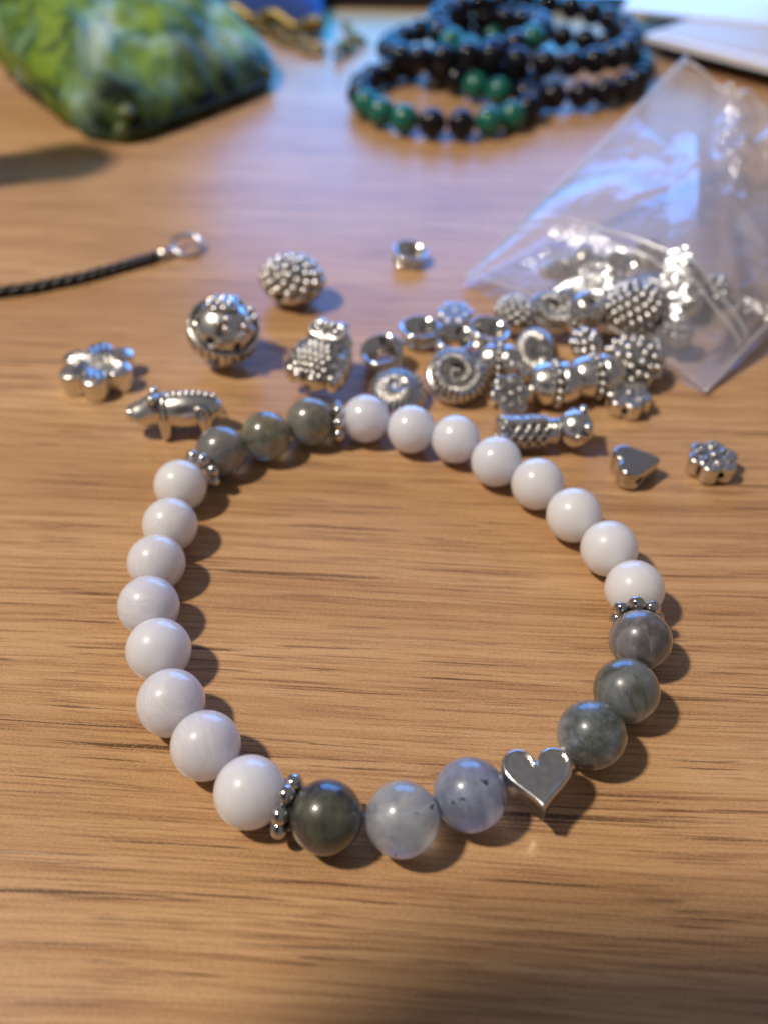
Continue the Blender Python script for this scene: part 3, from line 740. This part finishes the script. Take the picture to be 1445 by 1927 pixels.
# ------------------------------------------------------------------ plastic bag
bagR = random.Random(4)
M0 = Vector((1.60, 16.56, 0.16)); M1 = Vector((5.73, 12.70, 0.05)); F0 = Vector((7.10, 22.40, 2.86)); F1 = Vector((11.2, 18.5, 1.7))
NS, NL = 110, 140
from mathutils import noise as mn
def bag_pt(s, t, top):
    a = M0.lerp(M1, s); c = F0.lerp(F1, s); p = a.lerp(c, t)
    # the left seam stays straight; the sheet lies on the table near the mouth and rises to the far end
    lift = t ** 1.15
    p.z = a.z * (1 - lift) + c.z * lift
    e = min(1.0, math.sin(math.pi * min(max(s, 0), 1)) ** 0.55) if 0 < s < 1 else 0.0
    n = mn.noise(Vector((s * 3.1, t * 4.0, 5.0 if top else 9.0)))
    n2 = mn.noise(Vector((s * 8.0 + t * 3, t * 9.0 - s * 2, 2.0 if top else 7.0)))
    if top:
        hump = 1.15 * math.exp(-((t - 0.26) / 0.26) ** 2) * e
        tail = 0.35 * math.sin(math.pi * min(t, 1)) * e
        fold = 0.42 - abs(mn.noise(Vector((s * 2.6 + t, t * 3.3 - s, 11.0)))) * 1.6
        z = p.z * (1 - 0.12 * e) + hump + tail * 0.6 + 0.12 * n * e + 0.34 * fold * e * (0.3 + t) + 0.04 * n2 * e * (0.3 + t)
        # sharp creases: from the far left tip down to the right side, and one across
        d1 = abs((s - 0.10) - (1 - t) * 0.78); z += 0.34 * max(0, 1 - d1 / 0.10) * (0.3 + 0.7 * math.sin(math.pi * t)) * e
        d2 = abs((1 - t) - 0.28 - 0.35 * s); z += 0.14 * max(0, 1 - d2 / 0.05) * e
        d3 = abs(s - 0.32 - 0.2 * t); z += 0.14 * max(0, 1 - d3 / 0.04) * e * t
        d4 = abs(s - 0.35 - (0.89 - t) * 0.84); g = math.exp(-(d4 / 0.075) ** 2) * e
        z += g * max(0.0, min(1.0, (t - 0.42) * 4)) * (0.35 + 1.3 * t) * (0.22 + 0.20 * mn.noise(Vector((s * 26, t * 26, 3))) + 0.10 * mn.noise(Vector((s * 55, t * 55, 4))))
        p.z = max(z, 0.05)
    else:
        p.z = max(0.012, p.z * 0.9 - 0.9 * e * (1 - abs(2 * t - 1) ** 3) * (0.3 + p.z * 0.3) + 0.05 * n)
        if t < 0.4: p.z = min(p.z, 0.015 + 0.3 * max(0, abs(2 * s - 1) - 0.8) + t * 0.05)
    return p
bag = tag(empty('plastic_bag', (M0 + M1) / 2), 'small clear zip bag lying open with silver beads spilling out of its mouth', 'plastic bag')
off = (M0 + M1) / 2
for top, nm in ((True, 'top_film'), (False, 'bottom_film')):
    V = []; F = []
    for j in range(NL + 1):
        for i in range(NS + 1): V.append(bag_pt(i / NS, j / NL, top) - off)
    for j in range(NL):
        for i in range(NS): a = j * (NS + 1) + i; F.append((a, a + 1, a + NS + 2, a + NS + 1))
    link(nm, mesh(nm, V, F), M['film'], bag)
for nm, s in (('side_seam', 0.004), ('side_seam', 0.996)):
    b = MB(); b.add(*tube_vf([bag_pt(s, k / 40, True) * 1.0 - off for k in range(41)], [0.03 + (0.06 * min(1, k / 20) if s < 0.5 else 0) for k in range(41)], 10)); link(nm, b.mesh(nm), M['seam'], bag)
b = MB(); b.add(*tube_vf([bag_pt(k / 40, 0.995, True) - off for k in range(41)], 0.03, 8)); link('end_seam', b.mesh('end_seam'), M['seam'], bag)
for t0 in (0.155, 0.185):
    b = MB(); b.add(*tube_vf([bag_pt(k / 40, t0, True) - off + Vector((0, 0, 0.03)) for k in range(41)], 0.035, 8)); link('zip_rib', b.mesh('zip_rib'), M['seam'], bag)
for t0 in (0.003,):
    b = MB(); b.add(*tube_vf([bag_pt(k / 40, t0, True) - off for k in range(41)], 0.022, 6)); link('mouth_edge', b.mesh('mouth_edge'), M['seam'], bag)

# ------------------------------------------------------------------ black cord with a ring
pts = []
c0 = [at(-60, 556, 0.12), at(60, 541, 0.12), at(160, 520, 0.12), at(240, 498, 0.12), at(300, 480, 0.12)]
for i in range(len(c0) - 1):
    for k in range(14): pts.append(c0[i].lerp(c0[i + 1], k / 14))
cord = tag(empty('necklace_cord', c0[2]), 'black beaded cord end with a small metal ring, lying at the left', 'cord')
b = MB()
L = len(pts)
for s in range(3):
    st = []
    for i, p in enumerate(pts):
        a = i * 0.62 + s * 2.094; t = (pts[min(i + 1, L - 1)] - pts[max(i - 1, 0)]).normalized(); n1 = t.cross(Vector((0, 0, 1))).normalized(); n2 = n1.cross(t)
        st.append(p + (n1 * math.cos(a) + n2 * math.sin(a)) * 0.055 - c0[2])
    q = MB(); q.add(*tube_vf(st, 0.062, 8)); link('strand', q.mesh('strand'), M['black'], cord)
q = MB(); q.add(*tube_vf([at(298, 481, 0.12) - c0[2], at(322, 473, 0.12) - c0[2], at(330, 470, 0.12) - c0[2]], [0.11, 0.10, 0.05], 14)); link('end_cap', q.mesh('end_cap'), M['silver'], cord)
rc = at(353, 461, 0.16)
q = MB(); q.add(*tube_vf([(0.31 * math.cos(a), 0.31 * math.sin(a), 0) for a in np.linspace(0, 2 * math.pi, 40, endpoint=False)], 0.05, 10, True))
o = link('end_ring', q.mesh('end_ring'), M['silver'], cord); o.location = rc - c0[2]; o.rotation_euler = (R(18), R(8), 0)

# ------------------------------------------------------------------ black and green bracelets behind
def bead_ring(center, rad, tilt, n, greens, browns, label, ph=0.0, squash=1.0):
    e = tag(empty('beaded_bracelet', center, tilt), label, 'bracelet', 'dark beaded bracelets behind the charms')
    r = 0.4; V, F = sphere_vf((0, 0, 0), r, 28, 18); me = {}
    for k in range(n):
        a = ph + 2 * math.pi * k / n
        key = 'green' if k in greens else ('lava' if k in browns else 'blackstone')
        if key not in me: me[key] = mesh('bead', V, F)
        o = link('bead', me[key], M[key], e); o.location = (rad * math.cos(a), rad * squash * math.sin(a), 0)
        o['label'] = {'green': 'green bead', 'lava': 'dark brown bead', 'blackstone': 'black bead'}[key]
    q = MB(); q.add(*tube_vf([(rad * math.cos(a), rad * squash * math.sin(a), 0) for a in np.linspace(0, 2 * math.pi, 60, endpoint=False)], 0.05, 6, True))
    link('elastic_string', q.mesh('elastic_string'), M['black'], e)
bead_ring((1.80, 27.5, 0.42), 2.62, (0, 0, 0), 20, {11, 12, 13, 16, 17}, {0, 1, 2, 8}, 'dark bead bracelet nearest the front, with green beads along its near side', 0.1)
bead_ring((4.9, 30.3, 0.45), 3.3, (0, 0, 0), 25, {6, 7, 15, 16, 24}, {1, 2, 12, 18, 19, 20}, 'wide dark bead bracelet lying flat at the bottom of the stack', 0.2, 0.95)
bead_ring((4.7, 30.9, 1.25), 3.15, (R(3), R(2), 0), 24, {14, 15}, {9, 10}, 'dark bead bracelet stacked on top of the wide one', 0.0, 0.92)
bead_ring((2.5, 31.0, 1.0), 2.5, (R(-4), R(-8), 0), 20, {17}, {3, 4, 5}, 'dark bead bracelet leaning across the left of the stack', 0.3)

# ------------------------------------------------------------------ green pouch, top left
pc = at(255, 190, 0.0) + Vector((-0.9, 2.2, 0))
pou = tag(empty('green_pouch', pc), 'crumpled green and teal printed pouch at the back left', 'pouch')
A = [Vector((-7.5, 23.4, 0)), Vector((-3.0, 29.4, 0)), Vector((-8.2, 37.0, 0)), Vector((-14.5, 31.0, 0))]
NU = 60
def quad(u, v):
    p = A[0].lerp(A[1], u).lerp(A[3].lerp(A[2], u), v); c = (A[0] + A[1] + A[2] + A[3]) / 4
    return c + (p - c) * (1 - 0.17 * abs(2 * u - 1) ** 5 * abs(2 * v - 1) ** 5)
V = []; F = []; low = []
for side in (0, 1):
    for j in range(NU + 1):
        for i in range(NU + 1):
            u, v = i / NU, j / NU; p = quad(u, v); e = (math.sin(math.pi * u) * math.sin(math.pi * v)) ** 0.5 if 0 < u < 1 and 0 < v < 1 else 0
            n = mn.noise(Vector((u * 4, v * 4, side * 8))); n2 = mn.noise(Vector((u * 11, v * 11, side * 8 + 3)))
            base = 0.35 + 2.6 * v * (1 - 0.35 * u) + 0.5 * (1 - u) * v
            if side == 0: z = base + e * (2.0 + 0.9 * n + 0.35 * n2) * (1 - 0.25 * u)
            else: z = max(0.02, base * (0.6) - e * 1.6)
            if v == 0: z = 0.35
            if side == 1: z = min(z, base)
            V.append(p + Vector((0.25 * n2, 0.2 * n, z)) * 1.0 if 0 < u < 1 and 0 < v < 1 else p + Vector((0, 0, base)))
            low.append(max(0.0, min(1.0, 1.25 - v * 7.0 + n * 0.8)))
for side in (0, 1):
    o0 = side * (NU + 1) ** 2
    for j in range(NU):
        for i in range(NU):
            a = o0 + j * (NU + 1) + i; f = (a, a + 1, a + NU + 2, a + NU + 1); F.append(f if side == 0 else f[::-1])
me = mesh('pouch_skin', [Vector(v) - pc for v in V], F)
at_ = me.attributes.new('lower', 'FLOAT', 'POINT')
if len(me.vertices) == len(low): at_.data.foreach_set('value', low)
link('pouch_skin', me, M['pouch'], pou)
def pe(u, v, dz=0.0): p = quad(u, v); return p + Vector((0, 0, 0.35 + 2.6 * v * (1 - 0.35 * u) + 0.5 * (1 - u) * v + dz)) - pc
b = MB(); b.add(*tube_vf([pe(1.0, k / 30, 0.04) for k in range(31)], 0.11, 8)); link('teal_edge', b.mesh('teal_edge'), M['teal'], pou)
b = MB(); b.add(*tube_vf([pe(k / 30, 0.0, 0.0) for k in range(31)], 0.06, 8)); link('lower_seam', b.mesh('lower_seam'), M['stone'], pou)
rs = random.Random(8)
V, F = sphere_vf((0, 0, 0), 1, 12, 8)
stone_me = mesh('stone_chip', [Vector(p) * (1 + 0.25 * mn.noise(Vector(p) * 1.7)) for p in V], F)
for k in range(9):
    u = rs.uniform(0.04, 0.97); v = rs.uniform(0.02, 0.10)
    o = link('stone_chip', stone_me, M['stone'] if k % 6 else M['stonelime'], pou); o.location = quad(u, v) + Vector((0, -0.05, rs.uniform(0.3, 0.75))) - pc
    o.scale = (rs.uniform(.3, .5), rs.uniform(.2, .3), rs.uniform(.18, .3)); o.rotation_euler = (0, 0, rs.uniform(0, 3))

# ------------------------------------------------------------------ tablet with a lit screen
tl = Vector((15.0, 38.2, 0.0)); tr = Vector((-9.0, 39.4, 0.0)); d = (tl - tr); wd = d.length
tab = tag(empty('tablet', (tl + tr) / 2, (R(-12), 0, math.atan2(d.y, d.x))), 'propped tablet with a glowing blue screen at the very back', 'tablet')
b = MB(); V, F = box_vf(-wd / 2 - 0.5, wd / 2 + 0.5, -20.4, 0.0, -0.35, 0.35, 0.6)
b.add([(x, -z, -y) for (x, y, z) in V], F); link('tablet_body', b.mesh('tablet_body'), M['casing'], tab)
V = []; F = []; k = 8; rr = 0.5; x0, x1, z0, z1 = -wd / 2, wd / 2, 0.55, 19.9
for (cx, cz, a0) in ((x1 - rr, z1 - rr, 0), (x0 + rr, z1 - rr, 90), (x0 + rr, z0 + rr, 180), (x1 - rr, z0 + rr, 270)):
    for i in range(k + 1): a = R(a0 + 90 * i / k); V.append((cx + rr * math.cos(a), -0.36, cz + rr * math.sin(a)))
n = len(V); link('screen', mesh('screen', V, [tuple(range(n))[::-1]]), M['screen'], tab, False)

# ------------------------------------------------------------------ papers on a black folder, top right
def slab(name, pts, z0, z1, mat, parent, org):
    V = [(p[0] - org[0], p[1] - org[1], z0) for p in pts] + [(p[0] - org[0], p[1] - org[1], z1) for p in pts]; n = len(pts)
    F = [tuple(range(n))[::-1], tuple(range(n, 2 * n))] + [(i, (i + 1) % n, n + (i + 1) % n, n + i) for i in range(n)]
    return link(name, mesh(name, V, F), mat, parent, False)
f1 = at(1196, 92, 0.0); f2 = at(1460, 160, 0.0)
dv = (f2 - f1).normalized(); pv = Vector((-dv.y, dv.x, 0))
def rect(o, wid, dep, rot=0.0):
    dd = Matrix.Rotation(rot, 3, 'Z') @ dv; pp = Matrix.Rotation(rot, 3, 'Z') @ pv
    return [o, o + dd * wid, o + dd * wid + pp * dep, o + pp * dep]
o = slab('folder', rect(f1, 15, 7.6), 0.004, 0.55, M['blackcover'], None, (0, 0)); tag(o, 'black folder lying under the white papers at the back right', 'folder')
zz = 0.56
for k, (px, py, rot, th, lab, m) in enumerate(((1212, 78, 0.0, 0.22, 'lowest white sheet pad on the black folder', 'paper'), (1236, 62, 0.05, 0.05, 'tan card sheet between the white papers', 'card'),
                                               (1168, 22, 0.42, 0.10, 'topmost white sheet of the papers at the back right', 'paper'))):
    o = slab('paper_sheet', rect(at(px, py, zz), 14, (7.2, 6.8, 5.8)[k], rot), zz, zz + th, M[m], None, (0, 0)); tag(o, lab, 'paper'); zz += th + 0.006

# ------------------------------------------------------------------ blue pouch with gold trim and bronze chain, top centre left
bp = at(545, 30, 0.0); bp = Vector((-4.9, 37.2, 0))
blu = tag(empty('blue_pouch', bp), 'dark blue fabric pouch with a gold edge at the back', 'pouch')
V = []; F = []
def bq(u, v): return Vector((-7.8, 37.4, 0)).lerp(Vector((-2.3, 34.2, 0)), u).lerp(Vector((-7.0, 44, 0)).lerp(Vector((-2.6, 39.5, 0)), u), v)
for side in (0, 1):
    for j in range(31):
        for i in range(31):
            u, v = i / 30, j / 30; e = (math.sin(math.pi * u) * math.sin(math.pi * v)) ** 0.4 if 0 < u < 1 and 0 < v < 1 else 0
            V.append(bq(u, v) - bp + Vector((0, 0, 0.5 + (e * (1.4 + 0.7 * mn.noise(Vector((u * 5, v * 5, 1)))) if side == 0 else -0.47 * e))))
for side in (0, 1):
    for j in range(30):
        for i in range(30): a = side * 961 + j * 31 + i; f = (a, a + 1, a + 32, a + 31); F.append(f if side == 0 else f[::-1])
link('pouch_skin', mesh('pouch_skin', V, F), M['blue'], blu)
b = MB(); b.add(*tube_vf([bq(k / 30, 0) - bp + Vector((0, -0.03, 0.45 + 0.15 * math.sin(k * 0.7))) for k in range(31)], 0.24, 8)); link('gold_edge', b.mesh('gold_edge'), M['gold'], blu)
ch = tag(empty('link_chain', at(600, 95, 0.1)), 'bronze link chain lying in front of the blue pouch', 'chain')
cc = [at(370, 5, 0.2), at(440, 30, 0.2), at(520, 66, 0.2), at(590, 92, 0.2), at(640, 98, 0.2), at(675, 70, 0.2), at(640, 45, 0.2)]
q = []
for i in range(len(cc) - 1):
    seg = (cc[i + 1] - cc[i]).length; nn = max(1, int(seg / 0.62))
    for k in range(nn): q.append((cc[i].lerp(cc[i + 1], k / nn), (cc[i + 1] - cc[i]).normalized()))
lk = MB(); lk.add(*tube_vf([(0.42 * math.cos(a), 0.24 * math.sin(a), 0) for a in np.linspace(0, 2 * math.pi, 20, endpoint=False)], 0.085, 8, True)); lkm = lk.mesh('chain_link')
for i, (p, t) in enumerate(q):
    o = link('chain_link', lkm, M['bronze'] if i % 4 else M['gold'], ch); o.location = p - ch.location; o.rotation_euler = (R(20 if i % 2 else 75), 0, math.atan2(t.y, t.x))

# ------------------------------------------------------------------ the phone taking the picture and a reel added to cast the shadow at the left (both out of the frame, both throw shadows)
ph = tag(empty('phone', (0, 0, CAM_H)), 'black phone held over the table', 'phone'); ph.rotation_euler = cam.rotation_euler
b = MB(); V, F = box_vf(-8.9, -0.55, -9.0, 6.35, 0.5, 1.3, 1.6); b.add(V, F); b2 = b
link('phone_body', b2.mesh('phone_body'), M['casing'], ph)
rl = tag(empty('shadow_reel', (-11.9, 21.7, 0)), 'added grey reel out of view, casting the shadow at the left', 'reel')
b = MB(); b.add(*lathe_vf([(0, 0.005), (1.2, 0.005), (1.2, 0.25), (1.05, 0.3), (1.05, 6.3), (1.2, 6.35), (1.2, 6.6), (0, 6.6)], 40)); link('shadow_reel_body', b.mesh('shadow_reel_body'), M['spool'], rl)
